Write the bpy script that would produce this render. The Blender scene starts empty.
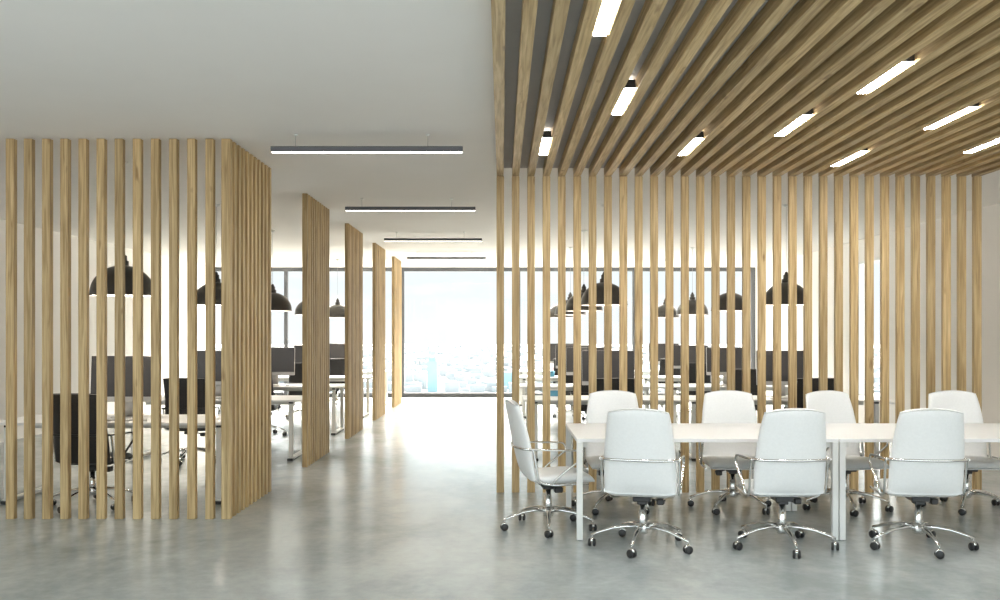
import bpy, math, random
from mathutils import Vector, Matrix
random.seed(7)
sc = bpy.context.scene
col = sc.collection
PI = math.pi
F = 950.0; CH = 1.56; VX = 502.0; VY = 334.0
CEIL = 3.21

# ------------------------------------------------------------------ materials
def newmat(name):
    m = bpy.data.materials.new(name); m.use_nodes = True
    nt = m.node_tree; b = nt.nodes['Principled BSDF']
    return m, nt, b
def simple(name, color, rough=0.5, metal=0.0, noise=0.03, scale=30.0, bump=0.0, spec=0.5):
    """plain surface with faint procedural variation"""
    m, nt, b = newmat(name)
    tc = nt.nodes.new('ShaderNodeTexCoord')
    n = nt.nodes.new('ShaderNodeTexNoise'); n.inputs['Scale'].default_value = scale; n.inputs['Detail'].default_value = 3
    nt.links.new(tc.outputs['Object'], n.inputs['Vector'])
    r = nt.nodes.new('ShaderNodeValToRGB')
    lo = [max(0, c * (1 - noise)) for c in color]; hi = [min(1, c * (1 + noise)) for c in color]
    r.color_ramp.elements[0].position = .3; r.color_ramp.elements[0].color = (*lo, 1)
    r.color_ramp.elements[1].position = .7; r.color_ramp.elements[1].color = (*hi, 1)
    nt.links.new(n.outputs['Fac'], r.inputs['Fac']); nt.links.new(r.outputs['Color'], b.inputs['Base Color'])
    b.inputs['Roughness'].default_value = rough; b.inputs['Metallic'].default_value = metal
    b.inputs['Specular IOR Level'].default_value = spec
    if bump:
        bp = nt.nodes.new('ShaderNodeBump'); bp.inputs['Strength'].default_value = bump; bp.inputs['Distance'].default_value = .002
        nt.links.new(n.outputs['Fac'], bp.inputs['Height']); nt.links.new(bp.outputs['Normal'], b.inputs['Normal'])
    return m
def emis(name, color, strength):
    m, nt, b = newmat(name)
    b.inputs['Base Color'].default_value = (*color, 1)
    b.inputs['Emission Color'].default_value = (*color, 1); b.inputs['Emission Strength'].default_value = strength
    return m
def wood(name, dark, mid, light, tint=.19):
    m, nt, b = newmat(name); N = nt.nodes; L = nt.links
    tc = N.new('ShaderNodeTexCoord'); oi = N.new('ShaderNodeObjectInfo')
    off = N.new('ShaderNodeMath'); off.operation = 'MULTIPLY'; off.inputs[1].default_value = 57.0
    L.new(oi.outputs['Random'], off.inputs[0])
    add = N.new('ShaderNodeVectorMath'); add.operation = 'ADD'
    L.new(tc.outputs['Object'], add.inputs[0]); L.new(off.outputs[0], add.inputs[1])
    mp = N.new('ShaderNodeMapping'); mp.inputs['Scale'].default_value = (34, 34, 1.3); L.new(add.outputs[0], mp.inputs['Vector'])
    n1 = N.new('ShaderNodeTexNoise'); n1.inputs['Scale'].default_value = 1.6; n1.inputs['Detail'].default_value = 6; n1.inputs['Distortion'].default_value = .6
    L.new(mp.outputs[0], n1.inputs['Vector'])
    r = N.new('ShaderNodeValToRGB'); e = r.color_ramp.elements
    e[0].position = .26; e[0].color = (*dark, 1); e[1].position = .71; e[1].color = (*light, 1)
    k = e.new(.5); k.color = (*mid, 1)
    L.new(n1.outputs['Fac'], r.inputs['Fac'])
    # knots: rare dark stretched spots
    mp2 = N.new('ShaderNodeMapping'); mp2.inputs['Scale'].default_value = (10, 10, 2.6); L.new(add.outputs[0], mp2.inputs['Vector'])
    v = N.new('ShaderNodeTexNoise'); v.inputs['Scale'].default_value = 1.3; v.inputs['Detail'].default_value = 2
    L.new(mp2.outputs[0], v.inputs['Vector'])
    kr = N.new('ShaderNodeValToRGB'); kr.color_ramp.elements[0].position = .68; kr.color_ramp.elements[0].color = (1, 1, 1, 1)
    kr.color_ramp.elements[1].position = .78; kr.color_ramp.elements[1].color = (.5, .42, .34, 1)
    L.new(v.outputs['Fac'], kr.inputs['Fac'])
    mul = N.new('ShaderNodeMix'); mul.data_type = 'RGBA'; mul.blend_type = 'MULTIPLY'; mul.inputs[0].default_value = 1
    L.new(r.outputs['Color'], mul.inputs[6]); L.new(kr.outputs['Color'], mul.inputs[7])
    # each batten cut from a different board: small tone shift
    mr = N.new('ShaderNodeMapRange'); mr.inputs['To Min'].default_value = 1 - tint; mr.inputs['To Max'].default_value = 1 + tint * .6
    L.new(oi.outputs['Random'], mr.inputs['Value'])
    hsv = N.new('ShaderNodeHueSaturation'); L.new(mul.outputs[2], hsv.inputs['Color']); L.new(mr.outputs[0], hsv.inputs['Value'])
    L.new(hsv.outputs['Color'], b.inputs['Base Color'])
    b.inputs['Roughness'].default_value = .5; b.inputs['Specular IOR Level'].default_value = .35
    bp = N.new('ShaderNodeBump'); bp.inputs['Strength'].default_value = .12; bp.inputs['Distance'].default_value = .001
    L.new(n1.outputs['Fac'], bp.inputs['Height']); L.new(bp.outputs['Normal'], b.inputs['Normal'])
    return m

M = {}
M['oak'] = wood('light_oak', (.27, .17, .07), (.475, .335, .16), (.63, .475, .255))
M['white_wall'] = simple('white_plaster', (.86, .825, .785), .8, noise=.01, scale=3)
M['ceiling'] = simple('ceiling_paint', (.84, .805, .765), .85, noise=.01, scale=2)
M['grey_soffit'] = simple('grey_soffit_tone', (.36, .34, .32), .8, noise=.03, scale=4)
M['frame'] = simple('anthracite_window_frame', (.095, .098, .105), .4)
M['white_lam'] = simple('white_laminate', (.88, .88, .87), .35, noise=.01)
M['white_metal'] = simple('white_powder_coat', (.78, .78, .75), .35, noise=.01)
M['white_leather'] = simple('white_leather', (.83, .83, .815), .42, noise=.02, scale=60, bump=.06)
M['black_leather'] = simple('black_leather', (.022, .02, .02), .45, noise=.2, scale=60, bump=.1)
M['chrome'] = simple('chrome', (.78, .77, .75), .13, 1.0, noise=.01)
M['black_plastic'] = simple('black_plastic', (.02, .02, .02), .35, noise=.15)
M['screen'] = simple('switched_off_screen', (.05, .047, .047), .3, noise=.05)
M['alu'] = simple('brushed_aluminium', (.62, .61, .60), .35, .6, noise=.03)
M['lamp'] = simple('dark_enamel', (.055, .05, .043), .3, noise=.06)
M['lamp_in'] = simple('white_enamel_inside', (.82, .8, .76), .5, noise=.02)
M['cord'] = simple('grey_cord', (.35, .34, .33), .6)
M['lens'] = emis('warm_white_diffuser', (1, .95, .87), 5)
M['lens_slat'] = emis('white_diffuser', (1, .98, .94), 75)
M['uplens'] = emis('upward_diffuser', (1, .95, .87), 5)
M['bulb'] = emis('frosted_bulb', (1, .9, .78), 560)
M['blue'] = simple('blue_card', (.12, .38, .55), .5)
M['red'] = simple('red_plastic', (.6, .12, .1), .4)
M['paper'] = simple('white_paper', (.85, .85, .83), .7)
M['keys'] = simple('white_keys', (.75, .75, .74), .5)

# polished concrete
def concrete():
    m, nt, b = newmat('polished_concrete'); N = nt.nodes; L = nt.links
    tc = N.new('ShaderNodeTexCoord')
    mp = N.new('ShaderNodeMapping'); mp.inputs['Scale'].default_value = (1, .55, 1); L.new(tc.outputs['Object'], mp.inputs['Vector'])
    n1 = N.new('ShaderNodeTexNoise'); n1.inputs['Scale'].default_value = 1.1; n1.inputs['Detail'].default_value = 9; n1.inputs['Roughness'].default_value = .62; n1.inputs['Distortion'].default_value = .4
    L.new(mp.outputs[0], n1.inputs['Vector'])
    n2 = N.new('ShaderNodeTexNoise'); n2.inputs['Scale'].default_value = 9; n2.inputs['Detail'].default_value = 6; n2.inputs['Roughness'].default_value = .7
    L.new(tc.outputs['Object'], n2.inputs['Vector'])
    mx = N.new('ShaderNodeMath'); mx.operation = 'MULTIPLY_ADD'; mx.inputs[1].default_value = .35
    L.new(n2.outputs['Fac'], mx.inputs[0]); L.new(n1.outputs['Fac'], mx.inputs[2])
    r = N.new('ShaderNodeValToRGB'); e = r.color_ramp.elements
    e[0].position = .5; e[0].color = (.28, .31, .31, 1); e[1].position = .86; e[1].color = (.49, .52, .515, 1)
    L.new(mx.outputs[0], r.inputs['Fac']); L.new(r.outputs['Color'], b.inputs['Base Color'])
    rr = N.new('ShaderNodeMapRange'); rr.inputs['To Min'].default_value = .20; rr.inputs['To Max'].default_value = .25
    n3 = N.new('ShaderNodeTexNoise'); n3.inputs['Scale'].default_value = 2.3; n3.inputs['Detail'].default_value = 2
    rr.inputs['From Min'].default_value = .3; rr.inputs['From Max'].default_value = .7; rr.clamp = True
    L.new(tc.outputs['Object'], n3.inputs['Vector'])
    L.new(n3.outputs['Fac'], rr.inputs['Value']); L.new(rr.outputs[0], b.inputs['Roughness'])
    b.inputs['Specular IOR Level'].default_value = .45
    bp = N.new('ShaderNodeBump'); bp.inputs['Strength'].default_value = .12; bp.inputs['Distance'].default_value = .004
    L.new(n2.outputs['Fac'], bp.inputs['Height']); L.new(bp.outputs['Normal'], b.inputs['Normal'])
    return m
M['floor'] = concrete()
def glass():
    m, nt, b = newmat('window_glass'); N = nt.nodes; L = nt.links
    t = N.new('ShaderNodeBsdfTransparent'); t.inputs['Color'].default_value = (.97, .985, .985, 1)
    g = N.new('ShaderNodeBsdfGlossy'); g.inputs['Roughness'].default_value = .02
    mx = N.new('ShaderNodeMixShader'); mx.inputs[0].default_value = .012; L.new(t.outputs[0], mx.inputs[1]); L.new(g.outputs[0], mx.inputs[2])
    L.new(mx.outputs[0], N['Material Output'].inputs['Surface']); return m
M['glass'] = glass()

# ------------------------------------------------------------------ mesh helpers
class MB:
    def __init__(s): s.v = []; s.f = []; s.smooth = []
    def add(s, vs, fs, smooth=False):
        o = len(s.v); s.v += [tuple(v) for v in vs]
        for f in fs: s.f.append([o + i for i in f]); s.smooth.append(smooth)
        return s
    def box(s, x0, x1, y0, y1, z0, z1, bev=0.0):
        if bev <= 0:
            vs = [(x, y, z) for z in (z0, z1) for y in (y0, y1) for x in (x0, x1)]
            return s.add(vs, [(0, 2, 3, 1), (4, 5, 7, 6), (0, 1, 5, 4), (1, 3, 7, 5), (3, 2, 6, 7), (2, 0, 4, 6)])
        b = bev
        # bevelled on all edges: three shrunken quads per axis
        vs = []; idx = {}
        for cx, x in ((0, x0), (1, x1)):
            for cy, y in ((0, y0), (1, y1)):
                for cz, z in ((0, z0), (1, z1)):
                    sx = b if cx == 0 else -b; sy = b if cy == 0 else -b; sz = b if cz == 0 else -b
                    for ax, p in (('x', (x, y + sy, z + sz)), ('y', (x + sx, y, z + sz)), ('z', (x + sx, y + sy, z))):
                        idx[(cx, cy, cz, ax)] = len(vs); vs.append(p)
        g = lambda *k: idx[k]
        fs = []
        for c in (0, 1):
            q = [g(c, 0, 0, 'x'), g(c, 1, 0, 'x'), g(c, 1, 1, 'x'), g(c, 0, 1, 'x')]; fs.append(q if c else q[::-1])
            q = [g(0, c, 0, 'y'), g(0, c, 1, 'y'), g(1, c, 1, 'y'), g(1, c, 0, 'y')]; fs.append(q if c else q[::-1])
            q = [g(0, 0, c, 'z'), g(1, 0, c, 'z'), g(1, 1, c, 'z'), g(0, 1, c, 'z')]; fs.append(q if c else q[::-1])
        for a in (0, 1):
            for c in (0, 1):
                fs.append([g(a, c, 0, 'x'), g(a, c, 1, 'x'), g(a, c, 1, 'y'), g(a, c, 0, 'y')])
                fs.append([g(a, 0, c, 'x'), g(a, 1, c, 'x'), g(a, 1, c, 'z'), g(a, 0, c, 'z')])
                fs.append([g(0, a, c, 'y'), g(1, a, c, 'y'), g(1, a, c, 'z'), g(0, a, c, 'z')])
        for cx in (0, 1):
            for cy in (0, 1):
                for cz in (0, 1): fs.append([g(cx, cy, cz, 'x'), g(cx, cy, cz, 'y'), g(cx, cy, cz, 'z')])
        return s.add(vs, fs)
    def tube(s, pts, r, n=8, flat=1.0, caps=True):
        """tube along pts; r number or list; flat squashes the section's second axis"""
        P = [Vector(p) for p in pts]; R = r if isinstance(r, (list, tuple)) else [r] * len(P)
        rings = []; up = Vector((0, 0, 1))
        t0 = (P[1] - P[0]).normalized()
        nrm = t0.cross(up)
        if nrm.length < .1: nrm = t0.cross(Vector((0, 1, 0)))
        nrm.normalize()
        vs = []
        for i, p in enumerate(P):
            if i == 0: t = P[1] - P[0]
            elif i == len(P) - 1: t = P[-1] - P[-2]
            else: t = (P[i + 1] - P[i]).normalized() + (P[i] - P[i - 1]).normalized()
            t.normalize()
            nrm = (nrm - t * nrm.dot(t)).normalized(); bn = t.cross(nrm)
            for k in range(n):
                a = 2 * PI * k / n
                vs.append(p + (nrm * math.cos(a) + bn * math.sin(a) * flat) * R[i])
        fs = []
        for i in range(len(P) - 1):
            for k in range(n):
                a = i * n + k; b = i * n + (k + 1) % n
                fs.append((a, b, b + n, a + n))
        s.add(vs, fs, True)
        if caps: 
            o = len(s.v) - len(vs)
            s.f.append([o + k for k in range(n)][::-1]); s.smooth.append(False)
            s.f.append([o + (len(P) - 1) * n + k for k in range(n)]); s.smooth.append(False)
        return s
    def lathe(s, prof, n=32, c=(0, 0, 0), axis='z', smooth=True):
        vs = []
        for (r, h) in prof:
            for k in range(n):
                a = 2 * PI * k / n; x = r * math.cos(a); y = r * math.sin(a)
                vs.append((c[0] + x, c[1] + y, c[2] + h) if axis == 'z' else ((c[0] + h, c[1] + x, c[2] + y)))
        fs = []
        for i in range(len(prof) - 1):
            for k in range(n):
                a = i * n + k; b = i * n + (k + 1) % n; fs.append((a, b, b + n, a + n))
        return s.add(vs, fs, smooth)
    def cyl(s, c, r, h, n=20, axis='z'):
        s.lathe([(r, 0), (r, h)], n, c, axis, True)
        o = len(s.v) - 2 * n
        s.f.append([o + k for k in range(n)][::-1]); s.smooth.append(False)
        s.f.append([o + n + k for k in range(n)]); s.smooth.append(False)
        return s
    def build(s, name, mat, parent=None, loc=(0, 0, 0), rot=(0, 0, 0)):
        me = bpy.data.meshes.new(name); me.from_pydata(s.v, [], s.f)
        me.polygons.foreach_set('use_smooth', s.smooth); me.update()
        me.materials.append(mat)
        o = bpy.data.objects.new(name, me); col.objects.link(o)
        o.location = loc; o.rotation_euler = rot
        if parent: o.parent = parent
        return o
def tag(o, label=None, cat=None, group=None, kind=None):
    if label: o['label'] = label
    if cat: o['category'] = cat
    if group: o['group'] = group
    if kind: o['kind'] = kind
    return o
def empty(name, loc=(0, 0, 0), rz=0.0):
    o = bpy.data.objects.new(name, None); col.objects.link(o); o.location = loc; o.rotation_euler = (0, 0, rz)
    o.empty_display_size = .1
    return o
def copy_tree(o, parent=None):
    c = o.copy(); col.objects.link(c); c.parent = parent
    for ch in list(o.children): copy_tree(ch, c)
    return c

# ------------------------------------------------------------------ setting
XL, XR, YF, YW = -7.2, 6.27, -3.0, 23.5
YC = 2.4      # the ceiling starts here; the place the viewer stands in is open to the sky
tag(MB().box(XL - .2, XR + .2, YF, YW + .3, -.15, 0).build('floor', M['floor']), 'polished grey concrete floor of the office', 'floor', kind='structure')
tag(MB().box(XL - .2, XR + .2, YC, YW + .3, CEIL, CEIL + .15).build('ceiling', M['ceiling']), 'plain white office ceiling', 'ceiling', kind='structure')
tag(MB().box(XL - .2, XL, YC, YW + .3, 0, CEIL).build('wall_left', M['white_wall']), 'plain white wall behind the left slatted screen', 'wall', kind='structure')
# right wall with one window opening
wy0, wy1, wz0, wz1 = 15.42, 16.75, .47, 2.83
w = MB()
w.box(XR, XR + .2, YC, wy0, 0, CEIL); w.box(XR, XR + .2, wy1, YW + .3, 0, CEIL)
w.box(XR, XR + .2, wy0, wy1, 0, wz0); w.box(XR, XR + .2, wy0, wy1, wz1, CEIL)
tag(w.build('wall_right', M['white_wall']), 'plain white wall at the right side of the office', 'wall', kind='structure')
# side window
wf = MB(); t = .035
wf.box(XR + .012, XR + .05, wy0, wy1, wz0, wz0 + t); wf.box(XR + .012, XR + .05, wy0, wy1, wz1 - t, wz1)
wf.box(XR + .012, XR + .05, wy0, wy0 + t, wz0 + t, wz1 - t); wf.box(XR + .012, XR + .05, wy1 - t, wy1, wz0 + t, wz1 - t)
w2 = wf.build('window_2', M['white_metal']); tag(w2, 'tall narrow window with white frame in the right wall', 'window', kind='structure')
MB().box(XR + .02, XR + .03, wy0 + t, wy1 - t, wz0 + t, wz1 - t).build('window_pane', M['glass'], w2)
MB().box(XR - .05, XR + .01, wy0 - .25, wy1 + .05, wz0 - .03, wz0 - .003, .004).build('window_sill', M['alu'], w2)
# floor to ceiling window front
fw = .085
mull = [(XL + .04, .08)] + [((px - VX) * YW / F, wd) for px, wd in ((285.8, .09), (402.6, .075), (519.3, .05), (633.6, .055))] + [(XR - .055, .11)]
w = MB()
w.box(XL, XR, YW, YW + .1, 0, .1); w.box(XL, XR, YW, YW + .1, CEIL - .1, CEIL)
for x, wd in mull: w.box(x - wd / 2, x + wd / 2, YW, YW + .1, .1, CEIL - .1)
w1 = w.build('window_1', M['frame']); tag(w1, 'floor-to-ceiling window front with dark grey frame at the far end', 'window', kind='structure')
for (a, wa), (b, wb) in zip(mull[:-1], mull[1:]):
    MB().box(a + wa / 2, b - wb / 2, YW + .045, YW + .055, .1, CEIL - .1).build('window_pane', M['glass'], w1)

# ------------------------------------------------------------------ slatted screens
def slat_mesh(name, w_, d_, h_):
    m = MB().box(-w_ / 2, w_ / 2, -d_ / 2, d_ / 2, 0, h_, .0025)
    me_o = m.build(name, M['oak'])
    return me_o
GS = 'oak slatted partitions along the corridor'
def put(me_obj, parent, loc, rot=(0, 0, 0), first=[None]):
    c = me_obj.copy(); col.objects.link(c); c.parent = parent; c.location = loc; c.rotation_euler = rot; return c
SH = CEIL - .004
sl = slat_mesh('slat', .068, .06, SH); sl2 = slat_mesh('slat', .06, .06, SH)
# near screen: front run plus side wing
XC = -2.363           # left edge of the side wing
scr = empty('slatted_screen', (XC, 8.0, 0))
tag(scr, 'L-shaped screen of upright oak slats at the left, closest to the viewer', 'slatted screen', GS)
for k in range(15):
    px = 205.2 - 18.15 * k
    x = (px - VX) * 8.0 / F + .034
    put(sl, scr, (x - XC, .03, 0))
post = MB().box(-.039, .039, -.03, .03, 0, SH, .0025).build('slat', M['oak'], scr, (.037, .03, 0))
for k in range(1, 11): put(sl, scr, (.039, .03 + .1375 * k, 0))
names = ['second slatted oak partition from the viewer along the left of the corridor',
         'third slatted oak partition along the left of the corridor, middle one of five',
         'fourth slatted oak partition along the left of the corridor',
         'slatted oak partition farthest down the corridor, beside the big window']
for i, lab in enumerate(names):
    y = 11.12 + 3.01 * i
    s = empty('slatted_screen', (-2.309, y, 0)); tag(s, lab, 'slatted screen', GS)
    for k in range(11): put(sl2, s, (0, .03 + .1375 * k, 0))
# right screen
scr = empty('slatted_screen', (0, 9.35, 0))
tag(scr, 'long straight screen of upright oak slats behind the conference table', 'slatted screen')
P2 = .1517
slr = slat_mesh('slat', .074, .05, 3.112)
for k in range(32): put(slr, scr, (-.054 + .037 + P2 * k, .025, 0))
# slatted ceiling
BZ = 3.115
dc = empty('slatted_ceiling', (2.35, 4.7, BZ)); tag(dc, 'suspended canopy of parallel oak beams above the white conference table', 'slatted ceiling')
MB().box(-2.404 + .001, 2.404, YC - 4.7, 4.715, CEIL - .006 - BZ, CEIL - .001 - BZ).build('grey_sheet', M['grey_soffit'], dc)  # thin grey sheet over the beams, darker than the ceiling around it
bm_ = MB().box(-.0345, .0345, 0, CEIL - .007 - BZ, -9.41 + YC, 0, .002).build('beam', M['oak'])
for k in range(32): put(bm_, dc, (-.054 + .036 + P2 * k - 2.35, YC - 4.7, 0), (PI / 2, 0, 0))
# beam mesh: local z -9.41..0, local y up; rotated so that -z runs along +Y and y points up
for o in (sl, sl2, slr, bm_): bpy.data.objects.remove(o)

# ------------------------------------------------------------------ lights in the slatted ceiling
GL = 'slim lights between the beams of the slatted ceiling'
def slat_light():
    r = empty('linear_lamp')
    MB().box(-.036, .036, -.35, .35, .006, .062, .001).build('housing', M['black_plastic'], r)
    MB().box(-.034, .034, -.349, .349, 0, .0055).build('diffuser', M['lens_slat'], r)
    MB().box(-.028, .028, -.33, .33, .063, .068).build('upper_diffuser', M['uplens'], r)
    for y in (-.28, .28): MB().cyl((0, y, .064), .006, CEIL - .007 - 3.115 - .064, 10).build('hanger', M['alu'], r)
    return r
base = slat_light()
SL = [(.357, 7.90, 'slim ceiling light at the left end of the beams, nearest the slatted screen'),
      (.509, 4.60, 'slim ceiling light cut by the top edge of the photo'),
      (.812, 6.38, 'slim ceiling light between the one at the top edge and the leftmost one'),
      (1.570, 7.92, 'slim ceiling light close to the screen, above the middle front white chair'),
      (2.176, 7.11, 'slim ceiling light in the middle of the beams, between two others of the diagonal'),
      (2.328, 5.79, 'longest looking slim ceiling light in the upper right'),
      (3.086, 8.46, 'small slim ceiling light just above the right part of the slatted screen'),
      (3.238, 6.87, 'slim ceiling light in the upper right, right of the longest looking one'),
      (3.996, 7.81, 'slim ceiling light cut by the right edge of the photo')]
for i, (x, y, lab) in enumerate(SL):
    o = base if i == 0 else copy_tree(base)
    o.location = (x, y, 3.114); tag(o, lab, 'ceiling light', GL)

# ------------------------------------------------------------------ suspended corridor lights
GC = 'long lights hanging across the corridor'
def cor_light():
    r = empty('linear_lamp')
    MB().box(-.79, .79, -.03, .03, .006, .05, .002).build('housing', M['frame'], r)
    MB().box(-.785, .785, -.017, .017, 0, .0055).build('diffuser', M['lens'], r)
    for x in (-.59, .5):
        c = MB().cyl((x, 0, .05), .0018, CEIL - .05 - 3.055 - .012, 6).build('cable', M['cord'], r)
        MB().cyl((x, 0, CEIL - 3.055 - .0135), .016, .012, 16).build('ceiling_cap', M['white_metal'], r)
    return r
base = cor_light()
for i, (y, lab) in enumerate(((7.84, 'nearest and widest looking black linear light above the corridor'),
        (11.55, 'second black linear light above the corridor from the viewer'),
        (15.35, 'third black linear light above the corridor from the viewer'),
        (19.1, 'farthest black linear light above the corridor, closest to the window'))):
    o = base if i == 0 else copy_tree(base)
    o.location = (-1.113, y, 3.055); tag(o, lab, 'ceiling light', GC)

# ------------------------------------------------------------------ conference tables
def conf_table():
    r = empty('conference_table')
    MB().box(-.99, .99, -.62, .62, .742, .77, .003).build('tabletop', M['white_lam'], r)
    for x, y in ((-.965, -.60), (.965, -.60), (-.965, .58), (.965, .58)):
        MB().box(x - .0225, x + .0225, y - .0225, y + .0225, .004, .742, .002).build('leg', M['white_metal'], r)
    MB().box(-.90, .90, -.06, -.02, .695, .742).build('crossbar', M['white_metal'], r)
    MB().box(-.945, -.905, -.578, .558, .70, .742).build('side_bar', M['white_metal'], r)
    MB().box(.905, .945, -.578, .558, .70, .742).build('side_bar', M['white_metal'], r)
    for x, y in ((-.965, -.60), (.965, -.60), (-.965, .58), (.965, .58)):
        MB().cyl((x, y, 0), .018, .004, 12).build('foot', M['black_plastic'], r)
    return r
ct = conf_table(); ct.location = (1.552, 7.79, 0)
tag(ct, 'white rectangular conference table at the left, ending beside the side-on chair', 'table', 'white conference tables')
c2 = copy_tree(ct); c2.location = (3.536, 7.79, 0)
tag(c2, 'white conference table butted on at the right, running out of the photo', 'table', 'white conference tables')

# ------------------------------------------------------------------ office chairs
def shell(prof, t, name, mat, parent, nx=13, crown=0.0):
    """upholstered shell: prof = [(y,z,halfwidth,thickness)], swept, curved forward at the edges"""
    P = [(Vector((0, p[0], p[1])), p[2] * .95, p[3], p[4]) for p in prof]
    n = len(P); vs = []; fs = []
    ring = 2 * nx
    for i, (c, hw, th, cur) in enumerate(P):
        a = P[max(i - 1, 0)][0]; b = P[min(i + 1, n - 1)][0]
        d = (b - a).normalized(); nr = Vector((0, -d.z, d.y))  # points to the front/up side
        if nr.y < 0 and abs(nr.y) > abs(nr.z): nr = -nr
        if abs(nr.z) >= abs(nr.y) and nr.z < 0: nr = -nr
        row = []
        for side in (1, -1):
            rng = range(nx) if side == 1 else range(nx - 1, -1, -1)
            for k in rng:
                u = -1 + 2 * k / (nx - 1)
                e = math.sqrt(max(0, 1 - abs(u) ** 6)) * .5 + .5
                p = c + Vector((u * hw, 0, 0)) + nr * (side * th / 2 * e + cur * u * u)
                if crown and i >= n - 3:
                    p.z -= crown * abs(u) ** 2.2 * (1, .75, .35)[n - 1 - i]
                row.append(p)
        vs += row
    for i in range(n - 1):
        for k in range(ring):
            a = i * ring + k; b = i * ring + (k + 1) % ring
            fs.append((a, b, b + ring, a + ring))
    m = MB(); m.add(vs, fs, True)
    # end caps as strips
    for base_i, flip in ((0, False), (n - 1, True)):
        o = base_i * ring
        for k in range(nx - 1):
            q = [o + k, o + k + 1, o + ring - 2 - k, o + ring - 1 - k]
            m.f.append(q if not flip else q[::-1]); m.smooth.append(True)
    o = m.build(name, mat, parent)
    sub = o.modifiers.new('Subdivision', 'SUBSURF'); sub.levels = 1; sub.render_levels = 1
    return o
BACK = [(-.155, .428, .268, .055, .0), (-.185, .46, .272, .06, .02), (-.215, .53, .275, .062, .045), (-.235, .62, .272, .064, .05),
        (-.252, .70, .268, .064, .05), (-.272, .79, .26, .062, .05), (-.29, .88, .25, .058, .045), (-.305, .95, .24, .06, .04),
        (-.317, 1.012, .232, .058, .034), (-.321, 1.036, .224, .042, .032)]
SEAT = [(-.165, .44, .262, .05, .0), (-.13, .418, .268, .066, .0), (-.07, .415, .268, .08, .004), (.03, .418, .266, .085, .008), (.13, .423, .262, .085, .008),
        (.22, .426, .258, .08, .006), (.285, .42, .252, .066, .0), (.315, .408, .244, .045, .0), (.325, .40, .236, .022, .0)]
def arc_fill(pts, r=.04, n=5):
    """round the inner corners of a polyline"""
    P = [Vector(p) for p in pts]; out = [P[0]]
    for i in range(1, len(P) - 1):
        a = P[i - 1] - P[i]; b = P[i + 1] - P[i]
        d = min(r, a.length * .45, b.length * .45)
        p0 = P[i] + a.normalized() * d; p1 = P[i] + b.normalized() * d
        for k in range(n + 1):
            t = k / n; out.append(p0 * (1 - t) ** 2 + P[i] * 2 * t * (1 - t) + p1 * t ** 2)
    out.append(P[-1]); return out
def office_chair(mat, trim, back=BACK, crown=.034):
    r = empty('office_chair')
    shell(back, 0, 'backrest', mat, r, crown=crown)
    shell(SEAT, 0, 'seat', mat, r)
    # back bar following the rear of the shell
    pts = []
    for k in range(13):
        u = -1 + k / 6
        pts.append((u * .278, -.292 + .055 * u * u + (.03 if abs(u) > .99 else 0), .668))
    MB().tube(pts, .010, 8, 1.0).build('back_bar', trim, r)
    for s in (-1, 1):
        x = .278 * s
        MB().tube(arc_fill([(x, -.21, .668), (x, -.175, .66), (x, -.15, .53), (x * .99, -.13, .405), (x * .98, -.02, .385), (x * .97, .15, .39), (x * .94, .27, .392)], .05), .0095, 8).build('side_rail', M['chrome'], r)
        MB().tube(arc_fill([(x, -.215, .668), (x * 1.02, -.05, .66), (x * 1.03, .19, .652), (x * 1.03, .215, .59), (x, .06, .48), (x * .985, -.03, .392)], .035), .0105, 8, .75).build('armrest', trim, r)
    MB().box(-.065, .065, -.07, .09, .34, .378, .006).box(-.035, .035, -.045, .045, .315, .341, .004).build('tilt_mechanism', M['black_plastic'], r)
    MB().tube([(.07, .02, .345), (.13, .05, .338), (.16, .06, .335)], .006, 6).box(.10, .155, .02, .09, .305, .35, .008).build('height_lever', M['black_plastic'], r)
    MB().lathe([(.0, .0), (.03, .0), (.03, .16), (.022, .165), (.022, .22), (0, .22)], 20, (0, 0, .10)).build('gas_column', M['chrome'], r)
    base_ = MB()
    base_.lathe([(0, 0), (.036, 0), (.042, .02), (.042, .06), (.03, .075), (0, .075)], 20, (0, 0, .10))
    for k in range(5):
        a = 2 * PI * k / 5; c, s_ = math.cos(a), math.sin(a)
        pts = [(c * q, s_ * q, z) for q, z in ((.03, .148), (.12, .150), (.22, .136), (.31, .108), (.375, .083))]
        base_.tube(pts, [.021, .019, .016, .0135, .012], 8, .8)
        base_.cyl((c * .368, s_ * .368, .062), .007, .025, 8)
    base_.build('star_base', M['chrome'], r)
    wheel = MB()
    for x0 in (-.027, .007):
        wheel.lathe([(0, 0), (.024, 0), (.029, .004), (.029, .016), (.024, .02), (0, .02)], 20, (x0, 0, .0292), 'x')
    hood = []
    hm = MB()
    for k in range(7):
        a = math.radians(20 + 140 * k / 6)
        hood.append((0, -math.cos(a) * .026, .029 + math.sin(a) * .030))
    hm.tube(hood, .0115, 8, .55); hm.cyl((0, 0, .05), .010, .014, 10)
    wobj = wheel.build('castor', M['black_plastic'], r); hobj = hm.build('castor_hood', M['chrome'], wobj)
    for k in range(1, 5):
        c = wobj.copy(); col.objects.link(c); c.parent = r
        h = hobj.copy(); col.objects.link(h); h.parent = c
    return r
def pose(chair, loc, face, base_deg, seed):
    """face: direction the sitter looks (deg, 90 = +Y); base_deg: direction of one star arm (world)"""
    rz = math.radians(face - 90); chair.location = loc; chair.rotation_euler = (0, 0, rz)
    rnd = random.Random(seed); b = math.radians(base_deg) - rz
    ci = 0
    for ch in chair.children:
        n = ch.name.split('.')[0]
        if n == 'star_base': ch.rotation_euler = (0, 0, b)
        if n == 'castor':
            a = b + 2 * PI * ci / 5; ci += 1
            ch.location = (math.cos(a) * .368, math.sin(a) * .368, 0)
            ch.rotation_euler = (0, 0, rnd.uniform(0, 2 * PI))
white = office_chair(M['white_leather'], M['chrome'])
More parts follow.
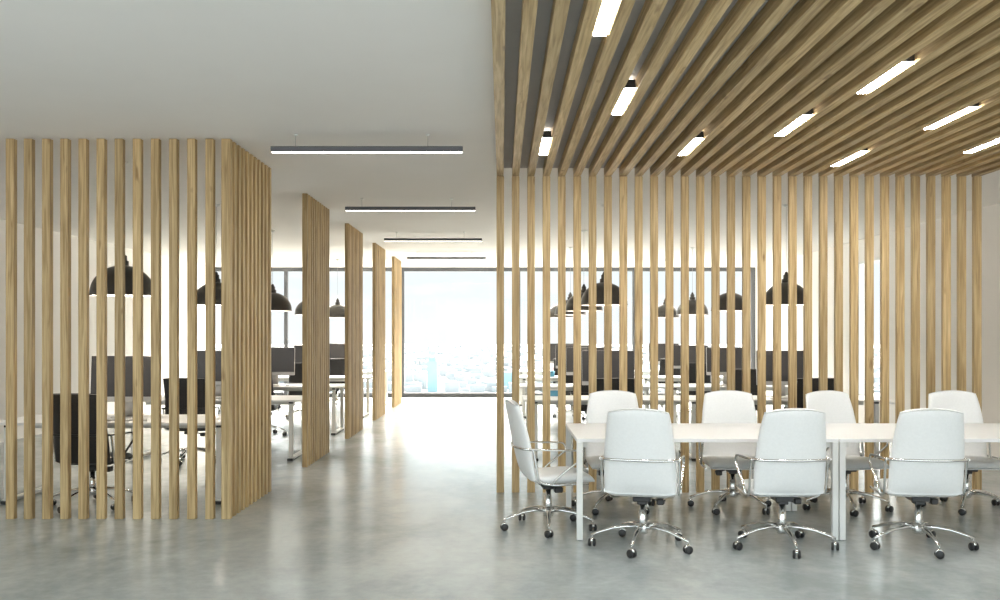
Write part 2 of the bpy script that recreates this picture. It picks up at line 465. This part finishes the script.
GW = 'white leather conference chairs'
WC = [((.372, 7.64, 0), 9, 268, 'white leather chair seen side-on at the left end of the table'),
      ((1.030, 6.97, 0), 76, 250, 'leftmost white chair with its back to the viewer, in front of the table'),
      ((2.054, 6.97, 0), 91, 269, 'middle one of three white chairs with backs to the viewer'),
      ((3.052, 6.97, 0), 84, 268, 'rightmost white chair with its back to the viewer'),
      ((1.012, 8.50, 0), 268, 236, 'leftmost white chair behind the table, facing the viewer'),
      ((2.06, 8.49, 0), 264, 90, 'second white chair from left behind the table, facing the viewer'),
      ((3.06, 8.48, 0), 283, 262, 'third white chair from left behind the table, turned a little sideways'),
      ((4.15, 8.49, 0), 268, 95, 'rightmost white chair behind the table, facing the viewer')]
for i, (loc, face, bd, lab) in enumerate(WC):
    o = white if i == 0 else copy_tree(white)
    pose(o, loc, face, bd, i); tag(o, lab, 'chair', GW)

# ------------------------------------------------------------------ workstations behind the screens
def desk():
    r = empty('office_desk')
    MB().box(-1.125, 1.125, 0, .9, .726, .75, .003).build('desktop', M['white_lam'], r)
    for x in (-.975, .975):
        MB().box(x - .03, x + .03, .03, .87, .012, .042, .004).build('foot_bar', M['white_metal'], r)
        for y in (.06, .80):
            MB().box(x - .024, x + .024, y - .0, y + .05, .042, .70, .003).build('leg', M['white_metal'], r)
            MB().box(x - .025, x + .025, y + .005, y + .045, .70, .726).build('bracket', M['black_plastic'], r)
        for y in (.035, .835): MB().box(x - .034, x + .034, y - .02, y + .045, 0, .03, .004).build('foot_cap', M['black_plastic'], r)
    MB().box(-.945, .945, .42, .46, .66, .70).build('crossbar', M['white_metal'], r)
    return r
def computer():
    r = empty('desktop_computer')
    R = Matrix.Rotation(math.radians(-4), 4, 'X')
    body = MB().box(-.335, .335, 0, .035, .155, .60, .006)
    body.box(-.22, .22, .03, .055, .25, .52, .01)
    b = body.build('computer_body', M['alu'], r); b.rotation_euler = (math.radians(-4), 0, 0)
    s = MB().box(-.333, .333, -.004, .0, .205, .598, .001).build('screen', M['screen'], r); s.rotation_euler = (math.radians(-4), 0, 0)
    MB().tube([(0, .05, .30), (0, .12, .22), (0, .125, .10), (0, .10, .012)], [.05, .05, .06, .06], 10, .2).box(-.12, .12, -.03, .16, 0, .01, .003).build('stand', M['alu'], r)
    return r
def keyboard():
    r = empty('keyboard')
    MB().box(-.21, .21, -.06, .06, 0, .012, .003).build('keyboard_body', M['alu'], r)
    k = MB()
    for j in range(5):
        for i in range(14):
            k.box(-.2 + i * .0288, -.2 + i * .0288 + .025, -.052 + j * .0212, -.052 + j * .0212 + .018, .012, .0155)
    k.build('keys', M['keys'], r)
    return r
def mouse():
    m = MB(); m.lathe([(.0, .03), (.012, .029), (.022, .022), (.028, .010), (.029, 0), (0, 0)], 20)
    m.v = [(x, y * 1.7, z) for x, y, z in m.v]
    return m.build('computer_mouse', M['white_lam'])
def pendant():
    r = empty('pendant_lamp')
    R_ = .297; n = 14
    prof = []
    for k in range(n + 1):
        a = PI / 2 * k / n
        prof.append((R_ * math.cos(a) if k < n else .045, .02 + .275 * math.sin(a)))
    outer = [(R_ + .006, 0), (R_ + .004, .012)] + prof
    outer[-1] = (.05, .294)
    inner = [(max(.03, q - .008), h - .006) for q, h in prof][::-1]
    MB().lathe(outer, 40).build('lamp_shade', M['lamp'], r)
    MB().lathe(inner + [(R_ - .002, 0), (R_ + .006, 0)], 40).build('shade_lining', M['lamp_in'], r)
    MB().lathe([(.055, .288), (.055, .335), (.038, .34), (.038, .385), (.024, .392), (.018, .418), (.004, .43)], 24).build('socket_cap', M['lamp'], r)
    MB().lathe([(.0, .085), (.03, .092), (.045, .12), (.045, .14), (.028, .18), (.02, .22), (.02, .286)], 20).build('bulb', M['bulb'], r)
    MB().cyl((0, 0, .425), .003, CEIL - 1.925 - .425 - .02, 8).build('cord', M['cord'], r)
    MB().lathe([(.0, -.03), (.03, -.028), (.05, -.001), (0, -.001)], 24, (0, 0, CEIL - 1.925)).build('ceiling_rose', M['white_metal'], r)
    return r
dk, pc, kb, ms, pl, bk = desk(), computer(), keyboard(), mouse(), pendant(), office_chair(M['black_leather'], M['black_plastic'], [(y, z, max(w_, .262), t_, c_) for y, z, w_, t_, c_ in BACK], .012)
used = {}
def inst(src, key):
    if key not in used: used[key] = 1; return src
    return copy_tree(src)
ROW = ['nearest', 'second', 'third', 'fourth', 'farthest']
SIDE = {'L': 'left of the corridor', 'M': 'in the middle line of desks', 'R': 'in the right line of desks'}
ORD = {'M': ['', 'nearest', 'second', 'third', 'farthest'], 'R': ['', 'nearest', 'second', 'third', 'farthest'], 'L': ROW}
DX = {'L': -3.58, 'M': 1.39, 'R': 3.65}
CX = {'L': -3.645, 'M': 1.36, 'R': 3.60}
LX = {'L': -3.64, 'M': 1.30, 'R': 3.62}
HX = {'L': [-3.72, -3.80, -3.70, -3.66, -3.58], 'M': [0, 1.36, 1.34, 1.31, 1.35], 'R': [0, 3.79, 3.65, 3.57, 3.60]}
HF = {'L': [84, 92, 88, 95, 90], 'M': [0, 90, 86, 94, 90], 'R': [0, 86, 92, 88, 93]}
n = 0
for s in 'LMR':
    for i in range(5):
        if s != 'L' and i == 0: continue
        y0 = 8.67 + 2.98 * i
        o = ORD[s][i]; sd = SIDE[s]; n += 1
        d = inst(dk, 'd'); d.location = (DX[s], y0, 0)
        tag(d, f'{o} white office desk {sd}', 'desk', 'white office desks')
        c = inst(pc, 'c'); c.location = (CX[s], y0 + .50, .75)
        tag(c, f'large flat computer with dark screen on the {o} desk {sd}', 'computer', 'computers on the office desks')
        k = inst(kb, 'k'); k.location = (CX[s] - .03, y0 + .2, .75)
        tag(k, f'slim silver keyboard on the {o} desk {sd}', 'keyboard', 'keyboards on the office desks')
        m = inst(ms, 'm'); m.location = (CX[s] + .3, y0 + .2, .75)
        tag(m, f'white mouse on the {o} desk {sd}', 'computer mouse', 'mice on the office desks')
        l = inst(pl, 'l'); l.location = (LX[s], 9.12 + 2.98 * i, 1.925)
        tag(l, f'dark domed pendant lamp over the {o} desk {sd}', 'pendant lamp', 'pendant lamps over the desks')
        h = inst(bk, 'h'); pose(h, (HX[s][i], y0 - .04, 0), HF[s][i], 90 + 17 * n, 40 + n)
        tag(h, f'black leather office chair at the {o} desk {sd}', 'chair', 'black office chairs at the desks')

# small things on the desks
def pen_cup(loc, mats, lab):
    r = empty('pen_cup', loc)
    MB().lathe([(0, .003), (.036, .003), (.042, .11), (.045, .11), (.04, 0), (0, 0)], 24).build('cup', mats[0], r)
    for k, (dx, dy, h, mt) in enumerate(((.01, .01, .25, 'red'), (-.015, .0, .22, 'black_plastic'), (.0, -.015, .21, 'paper'))):
        MB().tube([(dx * .5, dy * .5, .01), (dx * 1.8, dy * 1.8, h)], .0045, 6).build('pen', M[mt], r)
    tag(r, lab, 'pen cup'); return r
pen_cup((.955, 8.67 + 2.98 * 3 + .42, .75), [M['blue']], 'blue cup of pens on a desk left of a dark computer, behind the screen')
r = empty('storage_box', (.68, 12.40, .75), 0)
MB().box(-.06, .06, -.05, .05, 0, .075, .003).build('box_body', M['blue'], r)
MB().box(-.064, .064, -.054, .054, .076, .09, .002).build('box_lid', M['paper'], r)
tag(r, 'small blue storage box with white lid on the back of a desk', 'box')

M['reflector'] = simple('pale_reflector_slab', (.75, .74, .72), .8, noise=.03)  # unseen slab added to bounce skylight up onto the ceiling
tag(MB().box(XL - 2, XR + 2, YW + .31, YW + 6.5, -.75, -.6).build('reflector', M['reflector']), 'unseen pale reflector slab added outside the big window', 'reflector', kind='structure')
# ------------------------------------------------------------------ the city far outside
def haze_tone(name, c): return simple(name, c, .9, noise=.02, scale=.01)  # distance haze is put into these pale base colours
M['city'] = haze_tone('hazed_city', (.41, .425, .44)); M['tower'] = haze_tone('hazed_blue_glass_tower', (.32, .47, .52)); M['ground'] = haze_tone('hazed_ground', (.44, .44, .44))
GZ = -150
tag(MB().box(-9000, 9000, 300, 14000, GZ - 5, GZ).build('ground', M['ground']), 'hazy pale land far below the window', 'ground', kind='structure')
def far(px, Y): return (px - VX) * Y / F
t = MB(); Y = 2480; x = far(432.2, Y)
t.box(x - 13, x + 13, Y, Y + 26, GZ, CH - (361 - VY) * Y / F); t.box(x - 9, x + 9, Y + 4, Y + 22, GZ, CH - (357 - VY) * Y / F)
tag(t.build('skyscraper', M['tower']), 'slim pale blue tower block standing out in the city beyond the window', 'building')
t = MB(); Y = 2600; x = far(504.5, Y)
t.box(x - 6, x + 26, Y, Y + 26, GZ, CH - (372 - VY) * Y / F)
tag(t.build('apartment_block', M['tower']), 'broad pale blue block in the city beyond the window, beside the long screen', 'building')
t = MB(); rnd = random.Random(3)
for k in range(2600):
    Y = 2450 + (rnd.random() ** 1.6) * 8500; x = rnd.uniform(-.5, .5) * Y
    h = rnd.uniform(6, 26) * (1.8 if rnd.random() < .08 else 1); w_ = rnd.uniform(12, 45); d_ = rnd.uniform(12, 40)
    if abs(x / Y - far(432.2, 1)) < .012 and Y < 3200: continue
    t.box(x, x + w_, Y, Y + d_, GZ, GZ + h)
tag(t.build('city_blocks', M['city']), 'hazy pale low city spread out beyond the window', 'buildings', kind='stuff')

# ------------------------------------------------------------------ world
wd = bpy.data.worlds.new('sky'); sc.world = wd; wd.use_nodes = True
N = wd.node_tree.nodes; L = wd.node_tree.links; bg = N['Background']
tc = N.new('ShaderNodeTexCoord'); sx = N.new('ShaderNodeSeparateXYZ'); L.new(tc.outputs['Generated'], sx.inputs[0])
grad = N.new('ShaderNodeValToRGB'); e = grad.color_ramp.elements      # elevation
e[0].position = .50; e[0].color = (.97, .985, 1, 1); e[1].position = .62; e[1].color = (.73, .93, 1.0, 1)
mr = N.new('ShaderNodeMapRange'); mr.inputs['From Min'].default_value = -1; mr.inputs['From Max'].default_value = 1
L.new(sx.outputs['Z'], mr.inputs['Value']); L.new(mr.outputs[0], grad.inputs['Fac'])
mp = N.new('ShaderNodeMapping'); mp.inputs['Scale'].default_value = (6, 6, 22); L.new(tc.outputs['Generated'], mp.inputs['Vector'])
cl = N.new('ShaderNodeTexNoise'); cl.inputs['Scale'].default_value = 1.6; cl.inputs['Detail'].default_value = 5; L.new(mp.outputs[0], cl.inputs['Vector'])
cr = N.new('ShaderNodeValToRGB'); cr.color_ramp.elements[0].position = .48; cr.color_ramp.elements[1].position = .62
L.new(cl.outputs['Fac'], cr.inputs['Fac'])
mx = N.new('ShaderNodeMix'); mx.data_type = 'RGBA'; L.new(cr.outputs['Color'], mx.inputs[0]); L.new(grad.outputs['Color'], mx.inputs[6]); mx.inputs[7].default_value = (1.02, 1.02, 1.02, 1)
L.new(mx.outputs[2], bg.inputs['Color'])
# unseen warm glow added ahead above the horizon band lights the rooms; brighter sky behind
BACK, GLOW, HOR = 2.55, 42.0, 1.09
def ramp(sock, a, b, lo, hi):
    m = N.new('ShaderNodeMapRange'); m.interpolation_type = 'SMOOTHSTEP'
    m.inputs['From Min'].default_value = a; m.inputs['From Max'].default_value = b
    m.inputs['To Min'].default_value = lo; m.inputs['To Max'].default_value = hi
    L.new(sock, m.inputs['Value']); return m.outputs[0]
def math2(op, a, b):
    m = N.new('ShaderNodeMath'); m.operation = op
    for k, v in enumerate((a, b)):
        if isinstance(v, (int, float)): m.inputs[k].default_value = v
        else: L.new(v, m.inputs[k])
    return m.outputs[0]
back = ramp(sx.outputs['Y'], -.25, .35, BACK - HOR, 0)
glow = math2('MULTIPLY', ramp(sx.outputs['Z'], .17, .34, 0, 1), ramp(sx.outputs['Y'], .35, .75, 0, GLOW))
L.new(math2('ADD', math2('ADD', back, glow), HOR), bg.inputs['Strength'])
warm = N.new('ShaderNodeMix'); warm.data_type = 'RGBA'          # the added glow is tinted to warm the rooms
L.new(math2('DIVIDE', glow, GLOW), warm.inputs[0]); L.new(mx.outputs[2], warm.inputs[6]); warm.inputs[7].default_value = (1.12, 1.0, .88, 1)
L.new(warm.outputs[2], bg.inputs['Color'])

# ------------------------------------------------------------------ camera
cam = bpy.data.cameras.new('camera'); co = bpy.data.objects.new('camera', cam); col.objects.link(co)
co.location = (0, 0, CH); co.rotation_euler = (PI / 2, 0, 0)
cam.sensor_width = 36; cam.lens = 36 * F / 1000; cam.shift_x = -(VX - 500) / 1000; cam.shift_y = (VY - 300) / 1000
cam.clip_start = .05; cam.clip_end = 30000
sc.camera = co
sc.view_settings.view_transform = 'Standard'; sc.view_settings.look = 'None'
sc.view_settings.gamma = 1; sc.view_settings.exposure = 0.0; sc.view_settings.use_curve_mapping = False
sc.cycles.use_denoising = True
sc.cycles.max_bounces = 10; sc.cycles.diffuse_bounces = 6; sc.cycles.glossy_bounces = 4; sc.cycles.transparent_max_bounces = 12
sc.cycles.sample_clamp_indirect = 6
